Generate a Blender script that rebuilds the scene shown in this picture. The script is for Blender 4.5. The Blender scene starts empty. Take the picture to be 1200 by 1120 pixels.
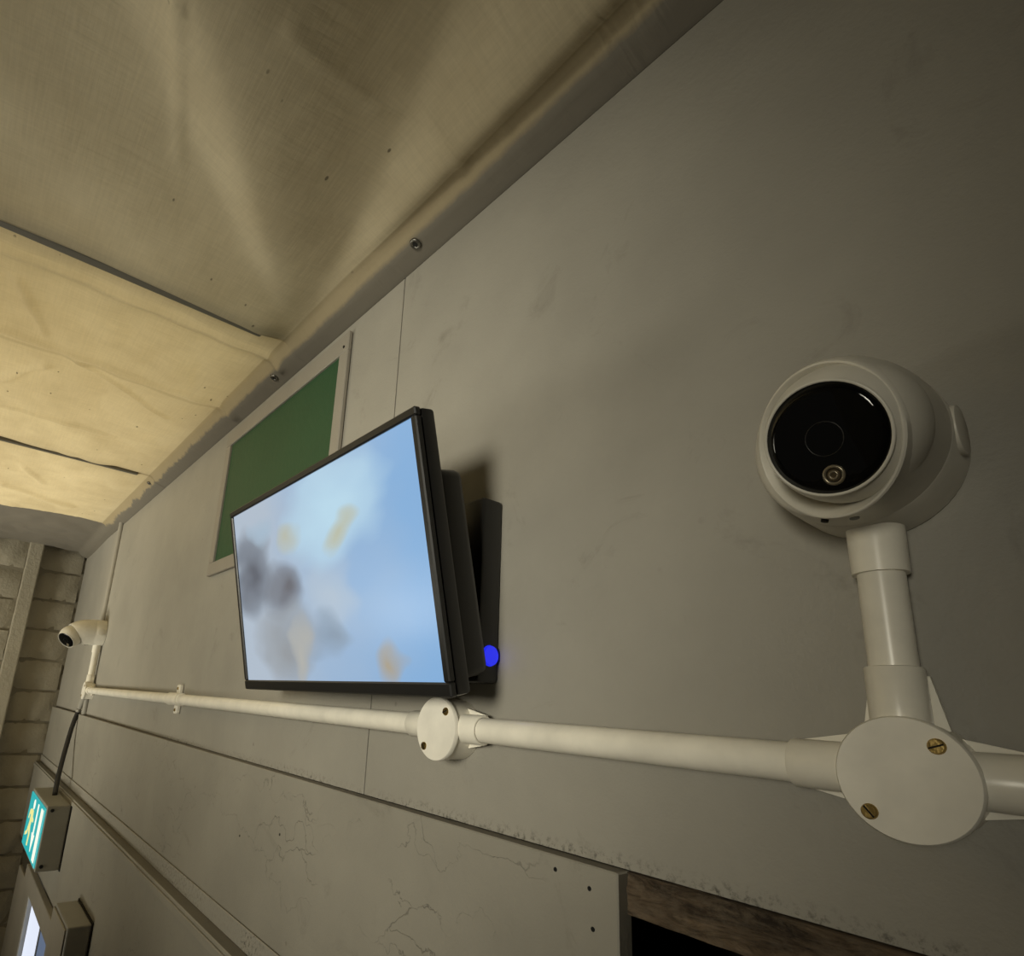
import bpy, bmesh, math, random
from mathutils import Vector, Matrix, noise
random.seed(7)
scene = bpy.context.scene
COL = scene.collection
PI = math.pi

# ------------------------------------------------------------------ camera
CAM = Vector((0.0, -0.45, 2.5))
F_PX = 702.367
AX_X = Vector((0.61636582, 0.78530581, 0.05820623))      # image right
AX_D = Vector((-0.16549253, 0.2014467, -0.96541776))     # image down
AX_F = Vector((-0.76987363, 0.58541781, 0.25412711))     # forward
cd = bpy.data.cameras.new('camera'); cam = bpy.data.objects.new('camera', cd); COL.objects.link(cam)
m = Matrix((AX_X, -AX_D, -AX_F)).transposed().to_4x4(); m.translation = CAM
cam.matrix_world = m
cd.sensor_fit = 'HORIZONTAL'; cd.sensor_width = 36.0; cd.lens = F_PX / 1200 * 36
cd.shift_x = (600 - 503.834) / 1200; cd.shift_y = (641.137 - 560) / 1200
cd.clip_start = 0.01
scene.camera = cam

# ------------------------------------------------------------------ world, light, exposure
w = bpy.data.worlds.new('world'); scene.world = w; w.use_nodes = True
w.node_tree.nodes['Background'].inputs[0].default_value = (1.0, 0.93, 0.76, 1)
w.node_tree.nodes['Background'].inputs[1].default_value = 0.05

def area(name, loc, target, sx, sy, power, col):
    d = bpy.data.lights.new(name, 'AREA'); d.shape = 'RECTANGLE'; d.size = sx; d.size_y = sy
    d.energy = power; d.color = col
    o = bpy.data.objects.new(name, d); COL.objects.link(o); o.location = loc
    o.rotation_euler = (Vector(target) - Vector(loc)).to_track_quat('-Z', 'Y').to_euler()
    return o
WARM = (1.0, 0.945, 0.77)
area('added_far_fill', (-2.3, -2.45, 1.55), (-2.75, -0.35, 3.1), 1.0, 1.1, 14, WARM).data.spread = math.radians(75)  # added unseen fill light for the far wall and canvas
# added spot behind the viewer, aimed at the television; its falloff imitates lens vignetting
ld = bpy.data.lights.new('added_wall_spot', 'SPOT'); ld.energy = 146; ld.color = WARM; ld.spot_size = math.radians(45.5); ld.spot_blend = 1.0; ld.shadow_soft_size = 0.28
lo = bpy.data.objects.new('added_wall_spot', ld); COL.objects.link(lo); lo.location = (0.15, -1.91, 2.64)
lo.rotation_euler = (Vector((-0.84, 0.0, 2.66)) - lo.location).to_track_quat('-Z', 'Y').to_euler()
ud = bpy.data.lights.new('added_canvas_spot', 'SPOT'); ud.energy = 20; ud.color = WARM; ud.spot_size = math.radians(58); ud.spot_blend = 1.0; ud.shadow_soft_size = 0.15  # added unseen spot that brightens the folds of the near canvas
uo = bpy.data.objects.new('added_canvas_spot', ud); COL.objects.link(uo); uo.location = (-1.45, -0.85, 2.50)
uo.rotation_euler = (Vector((-0.46, -0.20, 3.22)) - uo.location).to_track_quat('-Z', 'Y').to_euler()
# daylight from the roof light above the far canvas bays
area('roof_light', (-2.30, -1.25, 3.30), (-2.30, -1.25, 0), 2.4, 2.4, 36, WARM)
scene.cycles.diffuse_bounces = 3; scene.cycles.glossy_bounces = 2; scene.cycles.max_bounces = 5

vs = scene.view_settings
vs.view_transform = 'Standard'; vs.look = 'None'; vs.exposure = 0.0; vs.gamma = 1.0; vs.use_curve_mapping = False

# ------------------------------------------------------------------ node helpers
def newmat(name):
    mt = bpy.data.materials.new(name); mt.use_nodes = True
    nt = mt.node_tree; b = nt.nodes['Principled BSDF']
    return mt, nt, b
class G:
    """small node-graph helper"""
    def __init__(s, nt): s.nt = nt
    def n(s, t, **kw):
        nd = s.nt.nodes.new(t)
        for k, v in kw.items(): setattr(nd, k, v)
        return nd
    def link(s, a, b): s.nt.links.new(a, b)
    def coord(s, scale=(1, 1, 1), kind='Object', rot=(0, 0, 0), loc=(0, 0, 0)):
        tc = s.n('ShaderNodeTexCoord'); mp = s.n('ShaderNodeMapping')
        mp.inputs['Scale'].default_value = scale; mp.inputs['Rotation'].default_value = rot; mp.inputs['Location'].default_value = loc
        s.link(tc.outputs[kind], mp.inputs['Vector']); return mp.outputs[0]
    def noise(s, vec, scale, detail=4, rough=.55, dist=0):
        t = s.n('ShaderNodeTexNoise'); t.inputs['Scale'].default_value = scale; t.inputs['Detail'].default_value = detail
        t.inputs['Roughness'].default_value = rough; t.inputs['Distortion'].default_value = dist
        s.link(vec, t.inputs['Vector']); return t.outputs['Fac']
    def voro(s, vec, scale, feature='F1', rand=1.0):
        t = s.n('ShaderNodeTexVoronoi', feature=feature); t.inputs['Scale'].default_value = scale
        t.inputs['Randomness'].default_value = rand
        s.link(vec, t.inputs['Vector']); return t.outputs['Distance']
    def ramp(s, fac, stops):
        r = s.n('ShaderNodeValToRGB'); cr = r.color_ramp
        while len(cr.elements) < len(stops): cr.elements.new(.5)
        for e, (p, c) in zip(cr.elements, stops):
            e.position = p; e.color = (c, c, c, 1) if isinstance(c, (int, float)) else (*c, 1)
        s.link(fac, r.inputs[0]); return r.outputs[0]
    def math(s, op, a, b=None, c=None):
        t = s.n('ShaderNodeMath', operation=op)
        for i, v in enumerate((a, b, c)):
            if v is None: continue
            if isinstance(v, (int, float)): t.inputs[i].default_value = v
            else: s.link(v, t.inputs[i])
        return t.outputs[0]
    def mix(s, fac, a, b, mode='MIX'):
        t = s.n('ShaderNodeMix', data_type='RGBA', blend_type=mode)
        for i, v in ((0, fac), (6, a), (7, b)):
            if isinstance(v, (int, float)): t.inputs[i].default_value = v
            elif isinstance(v, tuple): t.inputs[i].default_value = (*v, 1)
            else: s.link(v, t.inputs[i])
        return t.outputs[2]
    def bump(s, h, strength, dist=.01, prev=None):
        t = s.n('ShaderNodeBump'); t.inputs['Strength'].default_value = strength; t.inputs['Distance'].default_value = dist
        s.link(h, t.inputs['Height'])
        if prev is not None: s.link(prev, t.inputs['Normal'])
        return t.outputs[0]
    def sep(s, vec):
        t = s.n('ShaderNodeSeparateXYZ'); s.link(vec, t.inputs[0]); return t.outputs

def paint_mat(name, col, dirt=(.12, .11, .085), crack=False, speck=.5, rough=.55, grain=.25, lump=.18, mildew=False):
    mt, nt, b = newmat(name); g = G(nt); v = g.coord()
    big = g.ramp(g.noise(v, 3.0, 5, .6), [(.35, .86), (.65, 1.04)])
    c = g.mix(1.0, col, big, 'MULTIPLY')
    # specks of dirt
    sp = g.ramp(g.voro(v, 16), [(.0, 1), (.035, .8), (.06, 0)])
    spm = g.math('MULTIPLY', sp, g.ramp(g.noise(v, 7, 2), [(.5, 0), (.62, speck)]))
    c = g.mix(spm, c, dirt)
    # smudges
    sm = g.ramp(g.noise(v, 9, 8, .7, 1.2), [(.60, 0), (.78, .45)])
    c = g.mix(sm, c, dirt)
    if mildew:      # black mildew that grew along the ledge
        mz = g.ramp(g.math('SUBTRACT', g.sep(v)[2], 2.385), [(.0, 1), (.003, .8), (.011, 0)])
        ms = g.ramp(g.noise(g.coord((1, 1, .9)), 160, 6, .75), [(.50, 0), (.64, 1)])
        mp_ = g.ramp(g.noise(v, 6, 3), [(.42, .15), (.6, .9)])
        c = g.mix(g.math('MULTIPLY', g.math('MULTIPLY', mz, ms), mp_), c, (.025, .023, .018))
    fine = g.noise(v, 320, 3, .6); mid = g.noise(v, 60, 4, .6)
    nrm = g.bump(fine, grain, .0012); nrm = g.bump(mid, lump, .004, nrm)
    if crack:
        vd = g.n('ShaderNodeVectorMath', operation='ADD')
        nz = g.n('ShaderNodeTexNoise'); nz.inputs['Scale'].default_value = 18; nz.inputs['Detail'].default_value = 6
        g.link(v, nz.inputs['Vector'])
        sc = g.n('ShaderNodeVectorMath', operation='SCALE'); sc.inputs['Scale'].default_value = .12
        g.link(nz.outputs['Color'], sc.inputs[0]); g.link(v, vd.inputs[0]); g.link(sc.outputs[0], vd.inputs[1])
        st = g.n('ShaderNodeMapping'); st.inputs['Scale'].default_value = (2.2, 2.2, 9); g.link(vd.outputs[0], st.inputs[0])
        e = g.ramp(g.voro(st.outputs[0], 1.6, 'DISTANCE_TO_EDGE'), [(0, .8), (.0025, .5), (.006, 0)])
        msk = g.ramp(g.noise(v, 4.5, 3), [(.50, 0), (.60, .75)])
        cr = g.math('MULTIPLY', e, msk)
        c = g.mix(cr, c, (.09, .085, .07))
        inv = g.math('SUBTRACT', 1, cr); nrm = g.bump(inv, .5, .003, nrm)
    g.link(c, b.inputs['Base Color']); g.link(nrm, b.inputs['Normal'])
    b.inputs['Roughness'].default_value = rough
    return mt

def plain(name, col, rough=.4, metal=0, bump=.0, bscale=80, spec=.5, coat=0):
    mt, nt, b = newmat(name); g = G(nt); v = g.coord()
    c = g.mix(1.0, col, g.ramp(g.noise(v, 25, 4), [(.3, .88), (.7, 1.05)]), 'MULTIPLY')
    g.link(c, b.inputs['Base Color'])
    b.inputs['Roughness'].default_value = rough; b.inputs['Metallic'].default_value = metal
    b.inputs['Specular IOR Level'].default_value = spec; b.inputs['Coat Weight'].default_value = coat
    if bump:
        g.link(g.bump(g.noise(v, bscale, 4), bump, .003), b.inputs['Normal'])
    return mt

def emis(name, col, strength, base=(.02, .02, .02)):
    mt, nt, b = newmat(name)
    b.inputs['Base Color'].default_value = (*base, 1)
    b.inputs['Emission Color'].default_value = (*col, 1); b.inputs['Emission Strength'].default_value = strength
    b.inputs['Roughness'].default_value = .3
    return mt

WALLC = (.335, .318, .275)
M = {}
M['wall'] = paint_mat('painted_board', WALLC, mildew=True)
M['board'] = paint_mat('cracked_painted_board', (.30, .283, .24), crack=True, speck=.8)
M['ledge'] = paint_mat('dusty_board_edge', (.165, .15, .12), speck=.9)
M['pvc'] = plain('white_conduit_plastic', (.91, .87, .76), .28, bump=.03, bscale=40)
M['pvc_lid'] = plain('white_lid_plastic', (.90, .865, .77), .38, bump=.05, bscale=30)
M['camwhite'] = plain('white_camera_casing', (.66, .63, .55), .36)
M['black_glass'] = plain('black_glass', (.003, .003, .003), .04, spec=.3)
M['black'] = plain('black_plastic', (.012, .012, .012), .35)
M['black_rubber'] = plain('black_cable_sheath', (.02, .02, .022), .5)
M['darkgap'] = plain('dark_gap', (.01, .009, .008), .9)
M['brass'] = plain('tarnished_brass', (.42, .30, .11), .35, 1.0, .2, 200)
M['steel'] = plain('dull_steel', (.22, .21, .19), .4, 1.0)
M['frame'] = paint_mat('painted_frame_wood', (.31, .285, .24), speck=.3)
M['green'] = paint_mat('green_board', (.018, .075, .030), dirt=(.02, .05, .02), speck=.2)
M['door'] = plain('grey_door_paint', (.42, .42, .40), .4)
M['floor'] = paint_mat('floor_boards', (.34, .29, .22))
M['deck'] = plain('roof_deck', (.20, .17, .13), .8)
M['mortar'] = paint_mat('mortar', (.25, .225, .17), speck=.9, grain=.6)
M['brickpaint'] = paint_mat('painted_brick', (.40, .365, .285), dirt=(.08, .07, .05), speck=1.0, grain=.5, rough=.7, lump=.9)
M['signbox'] = paint_mat('grey_sign_casing', (.30, .29, .25), dirt=(.16, .08, .03), speck=.4)
M['box'] = paint_mat('grey_box_paint', (.30, .295, .28), speck=.9)
M['led_glow'] = emis('blue_light', (.02, .03, 1.0), .8)
M['led_ring'] = plain('led_ring', (.28, .24, .17), .3, .6)
M['led_ctr'] = plain('led_centre', (.12, .09, .05), .3, .6)
M['lens'] = plain('lens_body', (.006, .0055, .005), .4)
M['teal'] = emis('sign_teal', (.0, .42, .44), .95)
M['signwhite'] = emis('sign_white', (.95, .95, .78), 1.05)
M['signyellow'] = emis('sign_yellow', (.85, .80, .30), 1.0)
M['paneA'] = emis('daylit_white_glass', (.80, .86, 1.0), .95)
M['paneB'] = emis('daylit_blue_glass', (.20, .27, .42), .5)

def timber():
    mt, nt, b = newmat('rotten_brown_timber'); g = G(nt); v = g.coord((3, 14, 14))
    n1 = g.noise(v, 6, 8, .7, .8); n2 = g.noise(g.coord((.6, 1, 1)), 130, 6, .7)
    c = g.mix(g.ramp(n1, [(.36, 0), (.62, 1)]), (.03, .019, .011), (.24, .17, .105))
    c = g.mix(g.ramp(n2, [(.45, 0), (.75, .6)]), c, (.30, .24, .17))
    g.link(c, b.inputs['Base Color']); b.inputs['Roughness'].default_value = .85
    g.link(g.bump(n1, 1.0, .01, g.bump(n2, .6, .004)), b.inputs['Normal'])
    return mt
M['timber'] = timber()

def canvas():
    mt, nt, b = newmat('white_canvas_lining'); g = G(nt); v = g.coord(); s = g.sep(v)
    base = g.mix(g.ramp(g.noise(v, 5, 5, .6), [(.3, 0), (.7, 1)]), (.56, .475, .31), (.69, .60, .41))
    # woven slubs in both directions
    slx = g.noise(g.coord((14, 300, 60)), 1.0, 3, .6); sly = g.noise(g.coord((300, 14, 60)), 1.0, 3, .6)
    sl = g.ramp(g.math('MULTIPLY', g.math('ADD', slx, sly), .5), [(.38, .95), (.62, 1.05)])
    base = g.mix(1.0, base, sl, 'MULTIPLY')
    # fly specks
    sp = g.ramp(g.voro(g.coord((1, 2.0, 1)), 15), [(0, 1), (.05, 1), (.075, 0)])
    spm = g.math('MULTIPLY', sp, g.ramp(g.noise(v, 9, 2), [(.44, 0), (.50, .8)]))
    base = g.mix(spm, base, (.10, .075, .045))
    # sewn seam: doubled cloth
    sx = g.math('ABSOLUTE', g.math('ADD', g.math('ADD', s[0], g.math('MULTIPLY', g.noise(v, 4, 3), .03)), 1.435))
    base = g.mix(g.ramp(sx, [(.004, .28), (.010, 0)]), base, (.30, .24, .14))
    # wall paint brushed over the hem, with a ragged edge
    amp = g.ramp(g.math('MULTIPLY', s[0], -.25), [(.30, .012), (.55, .05)])
    rag = g.math('MULTIPLY', g.math('SUBTRACT', g.noise(v, 14, 7, .65), .5), amp)
    yy = g.math('ADD', s[1], rag)
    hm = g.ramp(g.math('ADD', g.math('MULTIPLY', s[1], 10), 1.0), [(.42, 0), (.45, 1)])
    base = g.mix(g.math('MULTIPLY', hm, .75), base, (.40, .32, .19))          # browner band along the hem
    ty = g.ramp(g.math('ADD', g.math('MULTIPLY', yy, 10), 1.0), [(.64, 0), (.70, 1)])
    tx = g.math('LESS_THAN', g.math('ADD', s[0], rag), -2.93)  # far end: wall paint, with its shade put into the same colour
    pm = g.math('MAXIMUM', ty, tx)
    col = g.mix(pm, base, (.25, .225, .18))
    g.link(col, b.inputs['Base Color']); b.inputs['Roughness'].default_value = .75
    b.inputs['Sheen Weight'].default_value = .1
    cr = g.noise(g.coord((8, 22, 10), rot=(0, 0, .9)), 1.0, 3, .5)
    nrm = g.bump(slx, .10, .002); nrm = g.bump(sly, .10, .002, nrm); nrm = g.bump(cr, .10, .012, nrm)
    ck = g.math('MULTIPLY', g.noise(g.coord((75, 9, 10), rot=(0, 0, .12)), 1.0, 3, .5), g.ramp(g.noise(v, 6, 2), [(.42, 0), (.62, 1)]))
    nrm = g.bump(ck, .35, .006, nrm)
    g.link(nrm, b.inputs['Normal'])
    tr = g.n('ShaderNodeBsdfTranslucent'); mx = g.n('ShaderNodeMixShader'); out = nt.nodes['Material Output']
    tc_ = g.mix(pm, g.mix(1.0, base, (.95, .88, .70), 'MULTIPLY'), (.03, .025, .02))
    g.link(tc_, tr.inputs['Color']); g.link(nrm, tr.inputs['Normal'])
    mx.inputs[0].default_value = .28
    g.link(b.outputs[0], mx.inputs[1]); g.link(tr.outputs[0], mx.inputs[2]); g.link(mx.outputs[0], out.inputs['Surface'])
    return mt
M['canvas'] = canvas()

def screen():
    mt, nt, b = newmat('lit_screen_picture'); g = G(nt)
    tc = g.n('ShaderNodeTexCoord'); nz = g.n('ShaderNodeTexNoise'); nz.inputs['Scale'].default_value = 3.2; nz.inputs['Detail'].default_value = 2
    g.link(tc.outputs['UV'], nz.inputs['Vector'])
    ad = g.n('ShaderNodeVectorMath', operation='MULTIPLY_ADD'); ad.inputs[1].default_value = (.34, .34, 0); 
    sb_ = g.n('ShaderNodeVectorMath', operation='SUBTRACT'); sb_.inputs[1].default_value = (.5, .5, .5); g.link(nz.outputs['Color'], sb_.inputs[0])
    g.link(sb_.outputs[0], ad.inputs[0]); g.link(tc.outputs['UV'], ad.inputs[2]); u = g.sep(ad.outputs[0])
    c = g.mix(g.ramp(u[0], [(.2, 0), (.95, 1)]), (.44, .52, .62), (.24, .44, .72))
    def blob(c, cx, cy, rx, ry, col, k=1.0):
        dx = g.math('DIVIDE', g.math('SUBTRACT', u[0], cx), rx); dy = g.math('DIVIDE', g.math('SUBTRACT', u[1], cy), ry)
        d = g.math('SQRT', g.math('ADD', g.math('MULTIPLY', dx, dx), g.math('MULTIPLY', dy, dy)))
        return g.mix(g.ramp(d, [(.1, k * .95), (.6, k * .6), (1.35, 0)]), c, col)
    for a in [(.62, .80, .30, .28, (.50, .72, .86)), (.10, .62, .17, .33, (.10, .11, .14)), (.30, .48, .14, .20, (.13, .13, .15)),
              (.30, .17, .24, .26, (.30, .32, .34)), (.58, .42, .18, .22, (.45, .55, .66)), (.40, .78, .10, .10, (.48, .50, .42)),
              (.65, .70, .08, .08, (.50, .52, .40)), (.55, .22, .10, .16, (.26, .34, .44)), (.80, .12, .07, .12, (.42, .36, .26)),
              (.40, .12, .07, .20, (.45, .45, .42)), (.20, .86, .09, .10, (.38, .50, .62))]:
        c = blob(c, *a)
    g.link(c, b.inputs['Emission Color']); b.inputs['Emission Strength'].default_value = .95
    b.inputs['Base Color'].default_value = (.01, .01, .01, 1); b.inputs['Roughness'].default_value = .25
    return mt
M['screen'] = screen()

# ------------------------------------------------------------------ mesh helpers
def obj(name, bm, mat, parent=None, smooth=False, loc=None):
    me = bpy.data.meshes.new(name); bm.normal_update(); bm.to_mesh(me); bm.free()
    me.materials.append(M[mat] if isinstance(mat, str) else mat)
    if smooth:
        for p in me.polygons: p.use_smooth = True
        if smooth is not True:
            me.set_sharp_from_angle(angle=math.radians(smooth))
    o = bpy.data.objects.new(name, me); COL.objects.link(o)
    if loc is not None: o.location = loc
    if parent is not None: o.parent = parent
    return o
def empty(name, loc=(0, 0, 0), rot=(0, 0, 0)):
    o = bpy.data.objects.new(name, None); COL.objects.link(o); o.location = loc; o.rotation_euler = rot
    o.empty_display_size = .05
    return o
def tag(o, label, cat, group=None):
    o['label'] = label; o['category'] = cat
    if group: o['group'] = group
    return o
def struct(o, label, cat):
    o['kind'] = 'structure'; o['label'] = label; o['category'] = cat; return o
def box(bm, x0, x1, y0, y1, z0, z1, bev=0, seg=1, sub=None):
    r = bmesh.ops.create_cube(bm, size=1.0); vs = r['verts']
    for v in vs:
        v.co = Vector((x0 + (v.co.x + .5) * (x1 - x0), y0 + (v.co.y + .5) * (y1 - y0), z0 + (v.co.z + .5) * (z1 - z0)))
    if bev:
        es = list({e for v in vs for e in v.link_edges})
        bmesh.ops.bevel(bm, geom=es, offset=bev, segments=seg, affect='EDGES', profile=.5)
    return bm
def B(x0, x1, y0, y1, z0, z1, bev=0, seg=1): return box(bmesh.new(), x0, x1, y0, y1, z0, z1, bev, seg)
def frame_of(n):
    n = Vector(n).normalized(); h = Vector((0, 0, 1)) if abs(n.z) < .9 else Vector((1, 0, 0))
    a = h.cross(n).normalized(); b = n.cross(a); return a, b, n
def loft(bm, rings, cap0=True, cap1=True, seg=32):
    """rings: list of (centre, normal, radius)"""
    prev = None; first = None
    for c, n, r in rings:
        a, b, _ = frame_of(n); c = Vector(c)
        vs = [bm.verts.new(c + a * (r * math.cos(2 * PI * k / seg)) + b * (r * math.sin(2 * PI * k / seg))) for k in range(seg)]
        if prev:
            for k in range(seg):
                bm.faces.new((prev[k], prev[(k + 1) % seg], vs[(k + 1) % seg], vs[k]))
        else: first = vs
        prev = vs
    if cap0: bm.faces.new(list(reversed(first)))
    if cap1: bm.faces.new(prev)
    return bm
def lathe(prof, org, n, cap0=True, cap1=True, seg=32, bm=None):
    """prof: list of (distance along n, radius)"""
    org = Vector(org); n = Vector(n).normalized()
    return loft(bm or bmesh.new(), [(org + n * d, n, r) for d, r in prof], cap0, cap1, seg)
def ring(org, n, R, r, seg=40, sec=8):
    """torus"""
    bm = bmesh.new(); a, b, n = frame_of(n); org = Vector(org); rows = []
    for k in range(seg):
        t = 2 * PI * k / seg; e = a * math.cos(t) + b * math.sin(t)
        rows.append([bm.verts.new(org + e * (R + r * math.cos(2 * PI * j / sec)) + n * (r * math.sin(2 * PI * j / sec))) for j in range(sec)])
    for k in range(seg):
        p, q = rows[k], rows[(k + 1) % seg]
        for j in range(sec):
            bm.faces.new((p[j], q[j], q[(j + 1) % sec], p[(j + 1) % sec]))
    bmesh.ops.recalc_face_normals(bm, faces=bm.faces)
    return bm
def tube(pts, r, seg=12):
    bm = bmesh.new(); pts = [Vector(p) for p in pts]; R = []
    for i, p in enumerate(pts):
        t = (pts[min(i + 1, len(pts) - 1)] - pts[max(i - 1, 0)])
        R.append((p, t, r if isinstance(r, (int, float)) else r[i]))
    return loft(bm, R, seg=seg)
def spline(pts, n=8):
    pts = [Vector(p) for p in pts]; out = []
    for i in range(len(pts) - 1):
        p0, p1, p2, p3 = pts[max(i - 1, 0)], pts[i], pts[i + 1], pts[min(i + 2, len(pts) - 1)]
        for k in range(n):
            t = k / n
            out.append(.5 * ((2 * p1) + (p2 - p0) * t + (2 * p0 - 5 * p1 + 4 * p2 - p3) * t * t + (3 * p1 - p0 - 3 * p2 + p3) * t ** 3))
    out.append(pts[-1]); return out
def sstep(a, b, x):
    t = max(0, min(1, (x - a) / (b - a))); return t * t * (3 - 2 * t)

# ------------------------------------------------------------------ the setting
# main wall: a dark backing with the painted boards as its pieces
bm = bmesh.new()
box(bm, -3.62, 2.0, .016, .06, 2.386, 3.30)
box(bm, -3.62, -.60, .016, .06, 1.74, 2.386)
box(bm, -1.95, -.60, .016, .06, 0, 1.74)
wall = struct(obj('wall_right', bm, 'darkgap'), 'grey painted board wall carrying the white conduit and the screen', 'wall')
def piece(name, x0, x1, y0, y1, z0, z1, mat='wall', bev=.0015, parent=None):
    return obj(name, B(x0, x1, y0, y1, z0, z1, bev), mat, parent or wall)
ZL = 2.383     # first ledge
Z2 = 2.124     # second ledge
piece('wall_panel', -2.752, -.7024, 0, .016, ZL + .0008, 3.166, 'wall', .0002)
piece('wall_panel', -.6996, 2.0, 0, .016, ZL + .0008, 3.166, 'wall', .0002)
piece('wall_panel', -3.62, -2.772, 0, .016, ZL + .0008, 3.166)
def ledge_board(name, x0, x1, y0, y1, z0, z1, mat='board'):
    o = obj(name, B(x0, x1, y0, y1, z0, z1, .0012), mat, wall)
    o.data.materials.append(M['ledge'])
    for p in o.data.polygons:
        if p.normal.z > .8: p.material_index = 1
        if p.normal.x > .8: p.material_index = 1
    return o
ledge_board('lower_board', -2.768, -.3085, -.015, .003, Z2, ZL)
ledge_board('lower_board', -3.62, -2.772, -.015, .003, Z2, ZL)
ledge_board('batten', -3.62, -.3085, -.019, -.015, Z2, 2.155, 'wall')
YB = -.040
ledge_board('lower_board', -1.95, -.3085, YB, -.013, .1, Z2)
ledge_board('lower_board', -3.62, -1.95, YB, -.013, 1.80, Z2)
# lip strip just beneath the second ledge
piece('lip_strip', -3.62, -.3085, YB - .004, YB, Z2 - .020, Z2 - .006, 'board', .001)
# vertical trim between the corner board and the first panel
o = obj('trim_1', lathe([(0, .012), (.80, .012)], (-2.762, -.004, ZL + .003), (0, 0, 1), seg=16), 'wall', None, 40)
struct(o, 'rounded vertical cover strip between corner board and wall panel', 'trim')
# nail heads in the boards
for u in [(-.335, 2.366), (-.332, 2.338), (-.37, 2.372), (-.90, 2.30), (-1.05, 2.27)]:
    obj('nail', lathe([(0, .0020), (.0006, .0018)], (u[0], -.0148, u[1]), (0, -1, 0), seg=10), 'black', wall)

# opening to the lower right: rotten timber head over a dark cavity
bm = bmesh.new()
nx, nzz = 120, 12
def bpt(i, j, side):
    x = -.3080 + 1.4 * i / nx; z = 2.3535 + (ZL - 2.3535) * j / nzz
    d = noise.fractal(Vector((x * 14, side * 3, z * 70)), .6, 2.0, 5) * .0035
    edge = noise.noise(Vector((x * 60, 5, 0))) * .0010 if j == 0 else 0
    return Vector((x, -.004 + d * (1 if 0 < j < nzz else .5), z + edge))
rows = [[bm.verts.new(bpt(i, j, 0)) for j in range(nzz + 1)] for i in range(nx + 1)]
for i in range(nx):
    for j in range(nzz):
        bm.faces.new((rows[i][j], rows[i + 1][j], rows[i + 1][j + 1], rows[i][j + 1]))
back = [[bm.verts.new((r[jj].co.x, .085, r[jj].co.z)) for jj in (0, nzz)] for r in rows]
for i in range(nx):
    bm.faces.new((rows[i + 1][0], rows[i][0], back[i][0], back[i + 1][0]))
    bm.faces.new((rows[i][nzz], rows[i + 1][nzz], back[i + 1][1], back[i][1]))
    bm.faces.new((back[i][0], back[i][1], back[i + 1][1], back[i + 1][0]))
for i, f in ((0, 1), (nx, -1)):
    vs_ = [*rows[i], back[i][1], back[i][0]]
    bm.faces.new(vs_ if f > 0 else list(reversed(vs_)))
bmesh.ops.recalc_face_normals(bm, faces=bm.faces)
tb = obj('timber_lintel', bm, 'timber', None, 50)
tag(tb, 'crumbling brown timber beam over the black opening, lower right', 'beam')
bm = bmesh.new()
box(bm, -.60, 1.2, .50, .52, 1.3, 2.40); box(bm, -.62, -.60, .06, .52, 1.3, 2.40); box(bm, 1.2, 1.22, .0, .52, 1.3, 2.40)
box(bm, -.60, 1.2, .06, .52, 2.386, 2.40); box(bm, -.60, 1.2, .0, .52, 1.3, 1.32); box(bm, -.3085, 2.0, .0, .016, 0, 1.3)
cav = obj('wall_cavity', bm, plain('dark_cavity_wood', (.03, .015, .01), .8))
struct(cav, 'black cavity behind the boards beneath the brown timber beam', 'recess')

# ------------------------------------------------------------------ end wall of painted bricks
bm = bmesh.new(); box(bm, -3.80, -3.632, -2.5, .06, 0, 3.30)
box(bm, -3.66, -3.565, -2.5, -.212, 0, 3.21)
end = struct(obj('wall_far', bm, 'mortar'), 'end wall of lumpy painted bricks with a shallow pier', 'wall')
def brick_mesh(L, H, D, seed):
    bm = bmesh.new(); n, k = 7, 4
    rnd = random.Random(seed)
    def P(i, j):
        y = (i / n - .5) * L; z = (j / k - .5) * H
        ed = min(i, n - i, j, k - j)
        x = D * (.15 if ed == 0 else 1.0 if ed > 1 else .8) + noise.fractal(Vector((y * 22 + seed, z * 22, seed)), .7, 2, 4) * .013
        if ed == 0:
            y += noise.noise(Vector((y * 30, z * 30, seed + 3))) * .007; z += noise.noise(Vector((y * 30, z * 30, seed + 9))) * .007
        return Vector((x, y, z))
    g_ = [[bm.verts.new(P(i, j)) for j in range(k + 1)] for i in range(n + 1)]
    for i in range(n):
        for j in range(k): bm.faces.new((g_[i][j], g_[i + 1][j], g_[i + 1][j + 1], g_[i][j + 1]))
    rim = [g_[i][0] for i in range(n + 1)] + [g_[n][j] for j in range(1, k + 1)] + [g_[i][k] for i in range(n - 1, -1, -1)] + [g_[0][j] for j in range(k - 1, 0, -1)]
    bk = [bm.verts.new((-.008, v.co.y, v.co.z)) for v in rim]
    for a in range(len(rim)):
        c = (a + 1) % len(rim); bm.faces.new((rim[c], rim[a], bk[a], bk[c]))
    bmesh.ops.recalc_face_normals(bm, faces=bm.faces)
    me = bpy.data.meshes.new('brick'); bm.to_mesh(me); bm.free(); me.materials.append(M['brickpaint'])
    for p in me.polygons: p.use_smooth = True
    me.set_sharp_from_angle(angle=math.radians(55))
    return me
CH = .150
stretch = [brick_mesh(.255, CH - .012, .012, s) for s in (1, 2, 3, 4, 5)]
half = [brick_mesh(.195, CH - .012, .012, s) for s in (11, 12, 13, 14)]
def put_brick(me, x, y, z):
    o = bpy.data.objects.new('brick', me); COL.objects.link(o); o.location = (x, y, z); o.parent = end
z = 3.205 - CH / 2; c = 0
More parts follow.
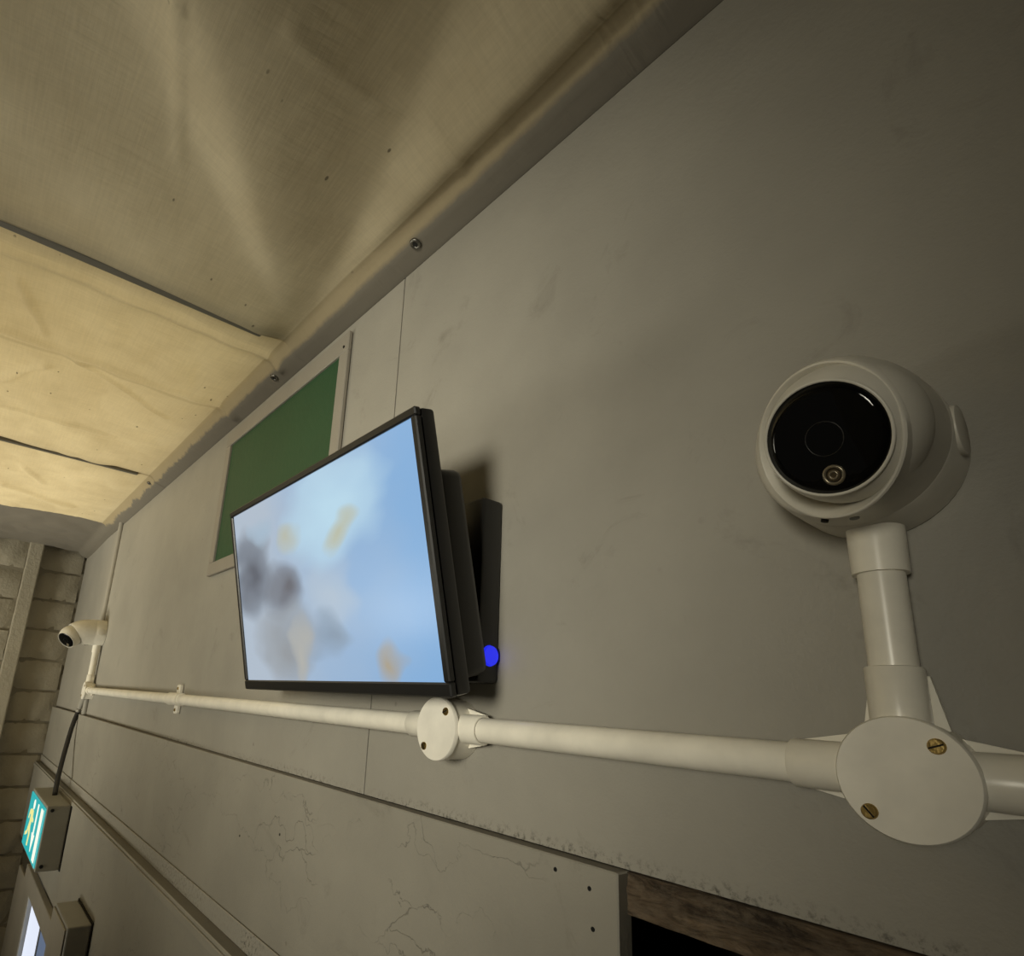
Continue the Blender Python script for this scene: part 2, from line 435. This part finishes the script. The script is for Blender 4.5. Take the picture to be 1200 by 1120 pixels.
while z > 1.2:
    put_brick(half[(c * 3 + 1) % 4], -3.630, -.108, z)            # recessed strip beside the corner
    if c % 2: row = [(stretch[c % 5], -.398), (stretch[(c + 2) % 5], -.663)]
    else: row = [(half[c % 4], -.368), (stretch[(c + 1) % 5], -.600)]
    for me_, yy_ in row: put_brick(me_, -3.563, yy_, z - .02)
    z -= CH; c += 1
# smooth plaster arris on the pier's edge
obj('plaster_edge', B(-3.60, -3.549, -.268, -.205, 1.2, 3.205, .006, 2), 'brickpaint', end)
# ragged mortar fillet under the canvas
def lumps(y0, y1, x, z, seed, r0):
    pts, rr = [], []
    for i in range(25):
        t = i / 24; y = y0 + (y1 - y0) * t
        pts.append((x, y, z + noise.noise(Vector((y * 25, seed, 0))) * .012)); rr.append(r0 * (.7 + .5 * noise.noise(Vector((y * 40, seed, 4)))))
    return tube(pts, rr, 8)
obj('mortar_fillet', lumps(-.19, -.004, -3.612, 3.197, 2, .013), 'brickpaint', end, True)
obj('mortar_fillet', lumps(-.55, -.24, -3.545, 3.198, 6, .017), 'brickpaint', end, True)

# ------------------------------------------------------------------ ceiling
bm = bmesh.new(); box(bm, -3.8, 2.0, -2.5, .06, 3.31, 3.34)
ceil = struct(obj('ceiling', bm, 'deck'), 'ceiling lined with sagging cream canvas between cross battens', 'ceiling')
def segdist(px, py, a, b):
    ax, ay = a; bx, by = b; dx, dy = bx - ax, by - ay
    t = max(0, min(1, ((px - ax) * dx + (py - ay) * dy) / (dx * dx + dy * dy)))
    return math.hypot(px - ax - t * dx, py - ay - t * dy), t
def hem(y):      # profile beside the wall
    a = -y
    if a < .030: return 3.170 + a * .30
    if a < .050: return 3.179 + (a - .030) * .95
    return 3.198
KX, KY = -1.06, -.02
NODES = [(0, 0), (4, -.35), (13, .50), (34, -.42), (45, .50), (68, -.20), (90, 0), (180, 0)]
def radial(phi):
    for (a, va), (b, vb) in zip(NODES, NODES[1:]):
        if phi <= b: return va + (vb - va) * sstep(a, b, phi)
    return 0
def canvas_z(bay, x, y):
    z = hem(y); away = sstep(.045, .12, -y)
    if bay == 0:
        r = math.hypot(x - KX, y - KY); phi = math.degrees(math.atan2(-(y - KY), x - KX))
        amp = .080 * min(r, .70) * sstep(.08, .40, r)
        k = sstep(.035, .075, -y)
        z += radial(max(0, phi)) * amp * k
        z += .012 * noise.noise(Vector((x * 3.1, y * 3.4, 1))) * away
        # raised crease
        for a, b, h, wd in (((-.30, -.44), (-.547, -.408), .004, .006), ((-.547, -.408), (-.774, -.345), .0045, .006)):
            d, t = segdist(x, y, a, b); z -= h * math.exp(-(d / wd) ** 2) * (1 - .5 * t * t if b[0] < -.7 else 1)
        cz = 0
        for a, b, h, wd in (((-.50, -.30), (-.512, -.26), .003, .008), ((-.512, -.26), (-.525, -.176), .003, .008), ((-.525, -.176), (-.492, -.121), .0035, .008), ((-.492, -.121), (-.498, -.05), .004, .008), ((-.42, -.13), (-.413, -.072), .0025, .007), ((-.62, -.20), (-.61, -.12), .002, .007)):
            d, t = segdist(x, y, a, b); cz = max(cz, h * math.exp(-(d / wd) ** 2))
        z -= cz
        z -= .010 * math.exp(-((x + 1.03) / .05) ** 2) * away          # rolled down at the batten
    else:
        z += (.010 * noise.noise(Vector((x * 3.3, y * 4.1, 7 + bay))) + .006 * noise.noise(Vector((x * 11, y * 9, bay)))) * away
        z += -.009 * abs(noise.noise(Vector((x * 7 + y * 5, y * 9 - x * 4, 20 + bay)))) * away
        S = []
        if bay == 1:
            S = [((-1.13, -.56), (-1.13, -.03), .004, .010), ((-1.42, -.56), (-1.42, -.02), .004, .012), ((-1.45, -.37), (-1.60, -.14), .003, .008),
                 ((-1.68, -.50), (-1.52, -.42), .004, .010), ((-1.85, -.50), (-1.85, -.22), .003, .01), ((-1.2, -.50), (-1.38, -.44), .003, .008)]
        else:
            S = [((-2.6, -.45), (-2.75, -.2), .004, .012), ((-2.35, -.4), (-2.5, -.33), .003, .01)]
        for a, b, h, wd in S:
            d, t = segdist(x, y, a, b); z -= 2.6 * h * math.exp(-(d / wd) ** 2)
        z -= .022 * sstep(-2.85, -3.55, x) if bay == 2 else 0
    return z
def canvas_panel(bay, x0, x1, step, xl=None, xr=None):
    ys = [0.002]
    while ys[-1] > -.62: ys.append(ys[-1] - step)
    while ys[-1] > -2.49: ys.append(max(-2.5, ys[-1] - .06))
    nx = int((x1 - x0) / step); bm = bmesh.new()
    g_ = []
    for i in range(nx + 1):
        x = x0 + (x1 - x0) * i / nx
        row = []
        for y in ys:
            k = 1 - sstep(.04, .16, -y); xx = x
            if xl is not None: xx += (xl - x0) * k * (1 - i / nx) ** 12
            if xr is not None: xx += (xr - x1) * k * (i / nx) ** 12
            row.append(bm.verts.new((xx, y, canvas_z(bay, x, y))))
        g_.append(row)
    for i in range(nx):
        for j in range(len(ys) - 1): bm.faces.new((g_[i][j], g_[i][j + 1], g_[i + 1][j + 1], g_[i + 1][j]))
    # turned-up edges so the cloth has an end
    for i in (0, nx):
        up = [bm.verts.new((v.co.x, v.co.y, v.co.z + .03)) for v in g_[i]]
        for j in range(len(ys) - 1): bm.faces.new((g_[i][j], g_[i][j + 1], up[j + 1], up[j]))
    o = obj('canvas_panel', bm, 'canvas', ceil, True); return o
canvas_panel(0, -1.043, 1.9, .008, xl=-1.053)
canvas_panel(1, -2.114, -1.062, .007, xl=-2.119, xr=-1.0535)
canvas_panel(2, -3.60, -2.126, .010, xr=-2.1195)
obj('cross_batten', B(-1.063, -1.042, -2.5, -.10, 3.188, 3.215, .004, 2), 'ledge', ceil)
obj('cross_batten', B(-2.127, -2.113, -2.5, -.09, 3.190, 3.215, .003, 2), 'ledge', ceil)
for ex, ey in ((-.640, -.026), (-1.165, -.022), (-2.17, -.040)):
    zz = hem(ey) - .001
    e = obj('eyelet', ring((ex, ey, zz), (0, -.28, -.96), .0065, .0028, 24, 8), 'steel', ceil, True)
    obj('eyelet_hole', lathe([(0, .0052), (.0012, .0050)], (ex, ey, zz), (0, -.28, -.96), seg=18), 'darkgap', e)

# rest of the room, out of view: floor, opposite wall with an added window opening, back wall
struct(obj('floor', B(-3.8, 2.0, -2.5, .06, -.04, 0), 'floor'), 'worn board floor of the room', 'floor')
bm = bmesh.new()
box(bm, -3.8, 2.0, -2.54, -2.5, 0, .95); box(bm, -3.8, 2.0, -2.54, -2.5, 2.15, 3.31)
box(bm, -3.8, -2.8, -2.54, -2.5, .95, 2.15); box(bm, -1.2, 2.0, -2.54, -2.5, .95, 2.15)
struct(obj('wall_left', bm, 'brickpaint'), 'opposite wall with a wide added window opening', 'wall')
struct(obj('wall_back', B(1.95, 2.04, -2.54, .06, 0, 3.31), 'timber'), 'dark timber wall behind the viewer', 'wall')

# ------------------------------------------------------------------ glazed door, far lower left
dr = empty('door_1', (-2.45, 0, 0)); struct(dr, 'glazed grey door with daylight behind it under the exit sign', 'door')
def dpart(name, x0, x1, y0, y1, z0, z1, mat, parent=dr, bev=.002):
    o = obj(name, B(x0 + 2.45, x1 + 2.45, y0, y1, z0, z1, bev), mat, parent if parent is dr else None)
    if parent is not dr: o.parent = parent
    return o
dpart('architrave', -3.02, -1.95, YB - .020, YB, 1.735, 1.80, 'frame')
dpart('architrave', -3.30, -2.90, YB - .012, YB, .02, 1.735, 'frame')
dpart('stop_bead', -2.90, -2.885, YB - .010, YB + .01, .02, 1.735, 'door')
dpart('architrave_edge', -2.90, -1.95, YB - .018, YB, 1.728, 1.735, 'frame')
lf = dpart('door_leaf', -2.885, -1.96, -.030, .01, .02, 1.735, 'door')
dpart('pane', -2.875, -2.60, -.036, -.030, .25, 1.728, 'paneA', lf)
dpart('glazing_bar', -2.60, -2.585, -.039, -.030, .25, 1.728, 'black', lf)
dpart('pane', -2.585, -2.02, -.036, -.030, .25, 1.728, 'paneB', lf)

# ------------------------------------------------------------------ illuminated exit sign
SX0, SX1, SZ0, SZ1, SYF = -2.853, -2.430, 1.908, 2.106, -.112
sg = empty('exit_sign', ((SX0 + SX1) / 2, YB, SZ0))
tag(sg, 'lit green and white running man exit sign box above the door', 'exit sign')
def sp(name, bm, mat, parent=sg, smooth=False):
    bmesh.ops.translate(bm, verts=bm.verts, vec=-Vector(sg.location)); return obj(name, bm, mat, parent, smooth)
sp('casing', B(SX0, SX1, SYF, YB - .003, SZ0, SZ1, .003, 2), 'signbox')
sp('back_plate', B(SX0 - .004, SX1 + .004, YB - .003, YB, SZ0 - .003, SZ1 + .003), 'darkgap')
face = sp('face', B(SX0 + .012, SX1 - .010, SYF - .004, SYF, SZ0 + .010, SZ1 - .010, .001), 'teal')
def flat(poly, mat, name):
    """poly in face units, u along x from the left, v up"""
    bm = bmesh.new(); Wd = SX1 - SX0; Hd = SZ1 - SZ0
    f0 = [bm.verts.new((SX0 + u * Wd, SYF - .0052, SZ0 + v * Hd)) for u, v in poly]
    f1 = [bm.verts.new((SX0 + u * Wd, SYF - .0040, SZ0 + v * Hd)) for u, v in poly]
    bm.faces.new(f0); bm.faces.new(list(reversed(f1))); k = len(poly)
    for i in range(k): bm.faces.new((f0[i], f0[(i + 1) % k], f1[(i + 1) % k], f1[i]))
    bmesh.ops.recalc_face_normals(bm, faces=bm.faces)
    return sp(name, bm, mat, face)
flat([(.80, .10), (.92, .10), (.92, .90), (.80, .90)], 'signwhite', 'door_symbol')
flat([(.585, .90), (.635, .90), (.635, .42), (.69, .42), (.61, .14), (.53, .42), (.585, .42)], 'signwhite', 'arrow')
circ = [(.36 + .045 * math.cos(t * PI / 6), .82 + .085 * math.sin(t * PI / 6)) for t in range(12)]
flat(circ, 'signwhite', 'running_man_head')
flat([(.26, .72), (.38, .72), (.40, .62), (.46, .60), (.46, .55), (.37, .55), (.35, .46), (.40, .34), (.38, .14), (.33, .14), (.34, .32), (.28, .40), (.23, .28), (.12, .22), (.12, .28), (.20, .33), (.26, .50), (.27, .62), (.20, .62), (.17, .52), (.14, .54), (.18, .68)], 'signyellow', 'running_man')
for u in ((-.006, SZ1 - .014), (-.006, SZ0 + .016)):
    sp('screw', lathe([(0, .006), (.002, .005)], (SX1, SYF + .016, u[1]), (1, 0, 0), seg=12), 'black')

# cable feeding the sign
pts = spline([(-2.715, -.020, 2.468), (-2.78, -.016, 2.440), (-2.83, -.016, 2.400), (-2.815, -.030, 2.340), (-2.77, -.045, 2.25), (-2.70, -.060, 2.165), (-2.655, -.066, 2.106)], 6)
cb = tag(obj('sign_cable', tube(pts, .0085, 10), 'black_rubber', None, True), 'dark cable running from the far conduit box down into the exit sign', 'cable')
obj('sheath', tube(pts[:14], .0105, 10), 'wall', cb, True)

# grey box beside the door
bx = empty('wall_box', (-1.95, YB, 1.3)); tag(bx, 'scuffed grey box on the wall at the bottom edge below the exit sign', 'electrical box')
def wb(name, bm, mat, parent=bx):
    bmesh.ops.translate(bm, verts=bm.verts, vec=-Vector(bx.location)); return obj(name, bm, mat, parent)
wb('casing', B(-2.056, -1.842, -.098, YB - .003, 1.30, 1.918, .004, 2), 'box')
wb('cover', B(-2.052, -1.848, -.103, -.098, 1.304, 1.912, .003, 2), 'frame')
wb('back_plate', B(-2.060, -1.838, YB - .003, YB, 1.297, 1.921), 'darkgap')
wb('screw', lathe([(0, .005), (.002, .004)], (-1.842, -.062, 1.845), (1, 0, 0), seg=12), 'black')

# ------------------------------------------------------------------ framed green board high on the wall
gb = empty('framed_board', (-1.165, 0, 2.77)); tag(gb, 'green board in a pale wooden frame behind the screen, under the canvas', 'notice board')
def gp(name, x0, x1, y0, y1, z0, z1, mat):
    return obj(name, B(x0 + 1.165, x1 + 1.165, y0, y1, z0 - 2.77, z1 - 2.77, .0015), mat, gb)
gp('panel', -1.44, -.886, -.004, -.001, 2.80, 3.115, 'green')
gp('frame_rail', -1.472, -.858, -.009, -.001, 3.108, 3.146, 'frame')
gp('frame_rail', -1.472, -.858, -.009, -.001, 2.77, 2.802, 'frame')
gp('frame_stile', -.889, -.858, -.009, -.001, 2.802, 3.108, 'frame')
gp('frame_stile', -1.472, -1.441, -.009, -.001, 2.802, 3.108, 'frame')
obj('screw', lathe([(0, .003), (.0015, .0025)], (-.873 + 1.165, -.009, 3.118 - 2.77), (0, -1, 0), seg=10), 'black', gb)

# ------------------------------------------------------------------ television
TW, TH, TILT = .500, .281, math.radians(13.4)
tv = empty('television', (-.685, -.080, 2.508), (TILT, 0, 0)); tag(tv, 'tilted flat television showing a bright blue picture', 'television')
hw = TW / 2
obj('rear_shell', B(-hw, hw, .004, .022, 0, TH, .004, 2), 'black', tv, 30)
bz = .009
obj('bezel', B(-hw, hw, -.004, .004, 0, .014, .0015), 'black', tv)
obj('bezel', B(-hw, hw, -.004, .004, TH - bz, TH, .0015), 'black', tv)
obj('bezel', B(-hw, -hw + bz, -.004, .004, .014, TH - bz, .0015), 'black', tv)
obj('bezel', B(hw - bz, hw, -.004, .004, .014, TH - bz, .0015), 'black', tv)
me = bpy.data.meshes.new('screen')
x0, x1, z0, z1 = -hw + bz, hw - bz, .014, TH - bz
me.from_pydata([(x0, -.001, z0), (x1, -.001, z0), (x1, -.001, z1), (x0, -.001, z1), (x0, .004, z0), (x1, .004, z0), (x1, .004, z1), (x0, .004, z1)], [],
               [(0, 1, 2, 3), (7, 6, 5, 4), (0, 4, 5, 1), (1, 5, 6, 2), (2, 6, 7, 3), (3, 7, 4, 0)])
uv = me.uv_layers.new(name='UVMap')
for l in me.loops:
    co = me.vertices[l.vertex_index].co; uv.data[l.index].uv = ((co.x - x0) / (x1 - x0), (co.z - z0) / (z1 - z0))
me.materials.append(M['screen'])
so = bpy.data.objects.new('screen', me); COL.objects.link(so); so.parent = tv
obj('rear_housing', B(-hw + .03, hw - .012, .022, .062, .012, TH * .80, .010, 3), 'black', tv, 30)
# bracket
br = empty('television_bracket', (-.685, 0, 2.58)); tag(br, 'black wall bracket holding up the television', 'bracket')
obj('wall_plate', B(-.11, .11, -.008, -.0005, -.05, .08, .002), 'black', br)
obj('arm', B(-.03, .03, -.0145, -.008, -.04, -.01, .003), 'black', br)
# small box with a blue light tucked behind the screen
sb = empty('media_box', (-.465, 0, 2.525)); tag(sb, 'small black box with a glowing blue light tucked behind the television', 'media box')
obj('casing', B(-.05, .005, -.030, -.0005, 0, .20, .004, 2), 'black', sb, 30)
obj('blue_light', lathe([(0, .011), (.003, .010)], (.005, -.014, .028), (1, 0, 0), seg=20), 'led_glow', sb)

# ------------------------------------------------------------------ conduit
YP, ZP, PR = -.018, 2.4785, .0122
def conduit(a, b, label, r=PR):
    a, b = Vector(a), Vector(b); n = b - a
    o = obj('conduit_pipe', lathe([(0, r), (n.length, r)], (0, 0, 0), n, seg=32), 'pvc', None, 40, loc=a)
    tag(o, label, 'conduit', 'white conduit pipes'); return o
OFF = (.0028, 0, -.0020)
def junction(x, z, spouts, label, lid=True):
    t = empty('junction_box', (x, 0, z)); tag(t, label, 'junction box', 'round conduit junction boxes')
    obj('body', lathe([(.0005, .0310), (.030, .0315)], OFF, (0, -1, 0), seg=40), 'pvc', t, 40)
    ld = obj('lid', lathe([(.0305, .0315), (.0310, .0328), (.0345, .0328), (.0358, .0319)], OFF, (0, -1, 0), seg=56), 'pvc_lid', t, 40)
    for sx, sz in ((.0188, .0160), (-.0150, -.0210)):
        s_ = obj('screw', lathe([(.0350, .0042), (.0368, .0041), (.0376, .0034)], (sx, 0, sz), (0, -1, 0), seg=20), 'brass', ld, 40)
        bm = bmesh.new(); box(bm, -.0035, .0035, -.00015, .00015, -.00045, .00045)
        bmesh.ops.rotate(bm, verts=bm.verts, cent=(0, 0, 0), matrix=Matrix.Rotation(-.35 if sx > 0 else .9, 3, 'Y'))
        bmesh.ops.translate(bm, verts=bm.verts, vec=(sx, -.0377, sz)); obj('slot', bm, 'darkgap', s_)
    for d in spouts:
        d = Vector(d); p = Vector((0, YP, 0)); r0 = .0146
        obj('spout', lathe([(.022, r0), (.0575, r0), (.0585, r0 - .0006), (.0586, PR + .0003)], p, d, cap1=False, seg=36), 'pvc', t, 40)
        side = Vector((0, -1, 0)).cross(d)
        for s in (-1, 1):                              # tapering webs against the wall
            bm = bmesh.new(); y0, y1 = -.0085, -.0110
            pr = [(.024, .010), (.024, .0205), (.054, .0146), (.054, .010)]
            A = [bm.verts.new(d * u + side * (s * v_) + Vector((0, y0, 0))) for u, v_ in pr]
            Bv = [bm.verts.new(d * u + side * (s * v_) + Vector((0, y1, 0))) for u, v_ in pr]
            bm.faces.new(A); bm.faces.new(list(reversed(Bv)))
            for i in range(4): bm.faces.new((A[i], A[(i + 1) % 4], Bv[(i + 1) % 4], Bv[i]))
            bmesh.ops.recalc_face_normals(bm, faces=bm.faces); obj('web', bm, 'pvc', t)
    return t
XB, XB2, XB3 = -.1143, -.519, -2.700
junction(XB, ZP, [(-1, 0, 0), (1, 0, 0), (0, 0, 1)], 'large round white junction box with two brass screws below the near camera')
junction(XB2, ZP, [(-1, 0, 0), (1, 0, 0)], 'round white junction box under the lower right corner of the television')
junction(XB3, ZP, [(1, 0, 0), (0, 0, 1)], 'small distant junction box under the far camera by the brick corner')
conduit((XB2 + .0588, YP, ZP), (XB - .0588, YP, ZP), 'horizontal white conduit pipe between the large junction box and the television')
conduit((XB3 + .0588, YP, ZP), (XB2 - .0588, YP, ZP), 'long horizontal white conduit pipe running from beneath the television to the far camera')
conduit((XB + .0588, YP, ZP), (.9, YP, ZP), 'white conduit pipe leaving the right edge of the picture')
# saddle clip on the far run
sd = empty('pipe_saddle', (-1.55, 0, ZP)); tag(sd, 'white saddle clip and coupling on the far conduit run left of the television', 'pipe clip')
obj('coupling', lathe([(-.045, .0126), (-.0445, .0148), (.0445, .0148), (.045, .0126)], (.02, YP, 0), (1, 0, 0), seg=32), 'pvc', sd, 40)
obj('lug', B(-.012, .012, -.010, -.0005, .0125, .034, .002), 'pvc', sd)
obj('lug', B(-.012, .012, -.010, -.0005, -.034, -.0125, .002), 'pvc', sd)
for s in (-1, 1): obj('screw', lathe([(0, .004), (.0022, .003)], (0, -.010, s * .025), (0, -1, 0), seg=12), 'brass', sd)
# uprights
conduit((XB, YP, ZP + .0588), (XB, YP, 2.5935), 'short upright white conduit pipe below the near camera')
conduit((XB3, YP, ZP + .0588), (XB3, YP, 2.6235), 'short upright white conduit pipe below the far camera')
def adaptor(x, z, label):
    o = obj('conduit_adaptor', lathe([(0, .0126), (.0002, .0146), (.0285, .0150), (.0290, .0142)], (0, 0, 0), (0, 0, 1), seg=36), 'pvc', None, 40, loc=(x, YP, z))
    tag(o, label, 'conduit fitting', 'conduit adaptors under the cameras')
adaptor(XB, 2.5925, 'white conduit adaptor collar joining the near camera to its pipe')
adaptor(XB3, 2.6230, 'small white conduit adaptor collar joining the far camera to its pipe')

# ------------------------------------------------------------------ turret cameras
def turret(loc, n1, n2, label, c1=(.0012, -.0815, -.0105), RR=.0452, off=(.0085, .0061, .0042), BR=.0400, GR=.0316):
    t = empty('security_camera', loc); tag(t, label, 'security camera', 'white turret security cameras')
    Y = Vector((0, -1, 0)); n1 = Vector(n1).normalized(); n2 = Vector(n2).normalized(); c1 = Vector(c1)
    obj('wall_base', lathe([(.0005, .0500), (.0015, .0510), (.036, .0505), (.0375, .0498)], (0, 0, 0), Y, seg=56), 'camwhite', t, 40)
    R = []; N = 12
    for i in range(N + 1):
        u = i / N; c = Vector((0, -.0375, 0)) * (1 - u) ** 2 + Vector((0, c1.y * .80, 0)) * (2 * u * (1 - u)) + c1 * u * u
        n = Y.lerp(n1, u ** 1.5).normalized(); r = .0500 + (RR - .0500) * u ** 1.6
        R.append((c, n, r))
    for d_, q_ in ((.0010, -.0006), (.0012, -.0016), (.0004, -.0024), (-.0040, -.0050), (-.0100, -.0085)): R.append((c1 + n1 * d_, n1, RR + q_))
    obj('shell', loft(bmesh.new(), R, True, False, 56), 'camwhite', t, 40)
    bc = c1 + Vector(off)
    e = math.sqrt(BR * BR - GR * GR)
    # eyeball: truncated sphere
    prof = []
    a0 = math.asin(GR / BR)
    for i in range(20):
        a = PI - (PI - a0) * i / 19; prof.append((BR * math.cos(a), max(.0003, BR * math.sin(a))))
    eb = obj('eyeball', lathe(prof, bc, n2, True, True, 56), 'camwhite', t, 40)
    obj('rim', ring(bc + n2 * (e + .0006), n2, GR - .0002, .0010, 64, 8), 'camwhite', eb, True)
    gl = obj('black_window', lathe([(e + .0002, GR - .001), (e + .0010, GR - .001), (e + .0016, GR - .006), (e + .0019, .0004)], bc, n2, seg=56), 'black_glass', eb, True)
    a, b, n = frame_of(n2)          # a horizontal, b up
    if b.z < 0: a, b = -a, -b
    lc = bc + n2 * (e + .00175) - b * .0205 + a * (-.001)
    obj('infrared_led', ring(lc, n2, .0048, .0010, 28, 6), 'led_ring', gl, True)
    obj('infrared_led', lathe([(-.0006, .0036), (.0002, .0034)], lc, n2, seg=20), 'led_ctr', gl)
    obj('led_core', ring(lc + n2 * .0003, n2, .0020, .0007, 20, 6), 'led_ring', gl, True)
    obj('lens', ring(bc + n2 * (e + .0016), n2, (.0095), .0004, 32, 6), 'lens', gl, True)
    # round cable cap on the side of the base and drain holes underneath
    obj('cable_cap', lathe([(.0485, .0150), (.0512, .0147), (.0517, .0138)], (0, -.020, .001), (1, 0, 0), seg=32), 'camwhite', t, 40)
    obj('drain_hole', lathe([(.0470, .0020), (.0497, .0020)], (0, -.056, -.003), (-.22, -.06, -1), seg=12), 'darkgap', t)
    obj('drain_hole', lathe([(.0470, .0026), (.0499, .0026)], (0, -.050, -.001), (.06, -.06, -1), seg=12), 'lens', t)
    return t
turret((-.1170, 0, 2.6705), (-.378, -.885, -.272), (-.106, -.909, -.403), 'large white turret security camera with a black glass eye on the right of the wall')
turret((XB3, 0, 2.700), (.10, -.80, -.60), (.42, -.60, -.66), 'small white turret security camera in the far corner beside the brick wall', (0, -.100, -.014), .0440, (.004, -.014, -.010), .0415, .0335)
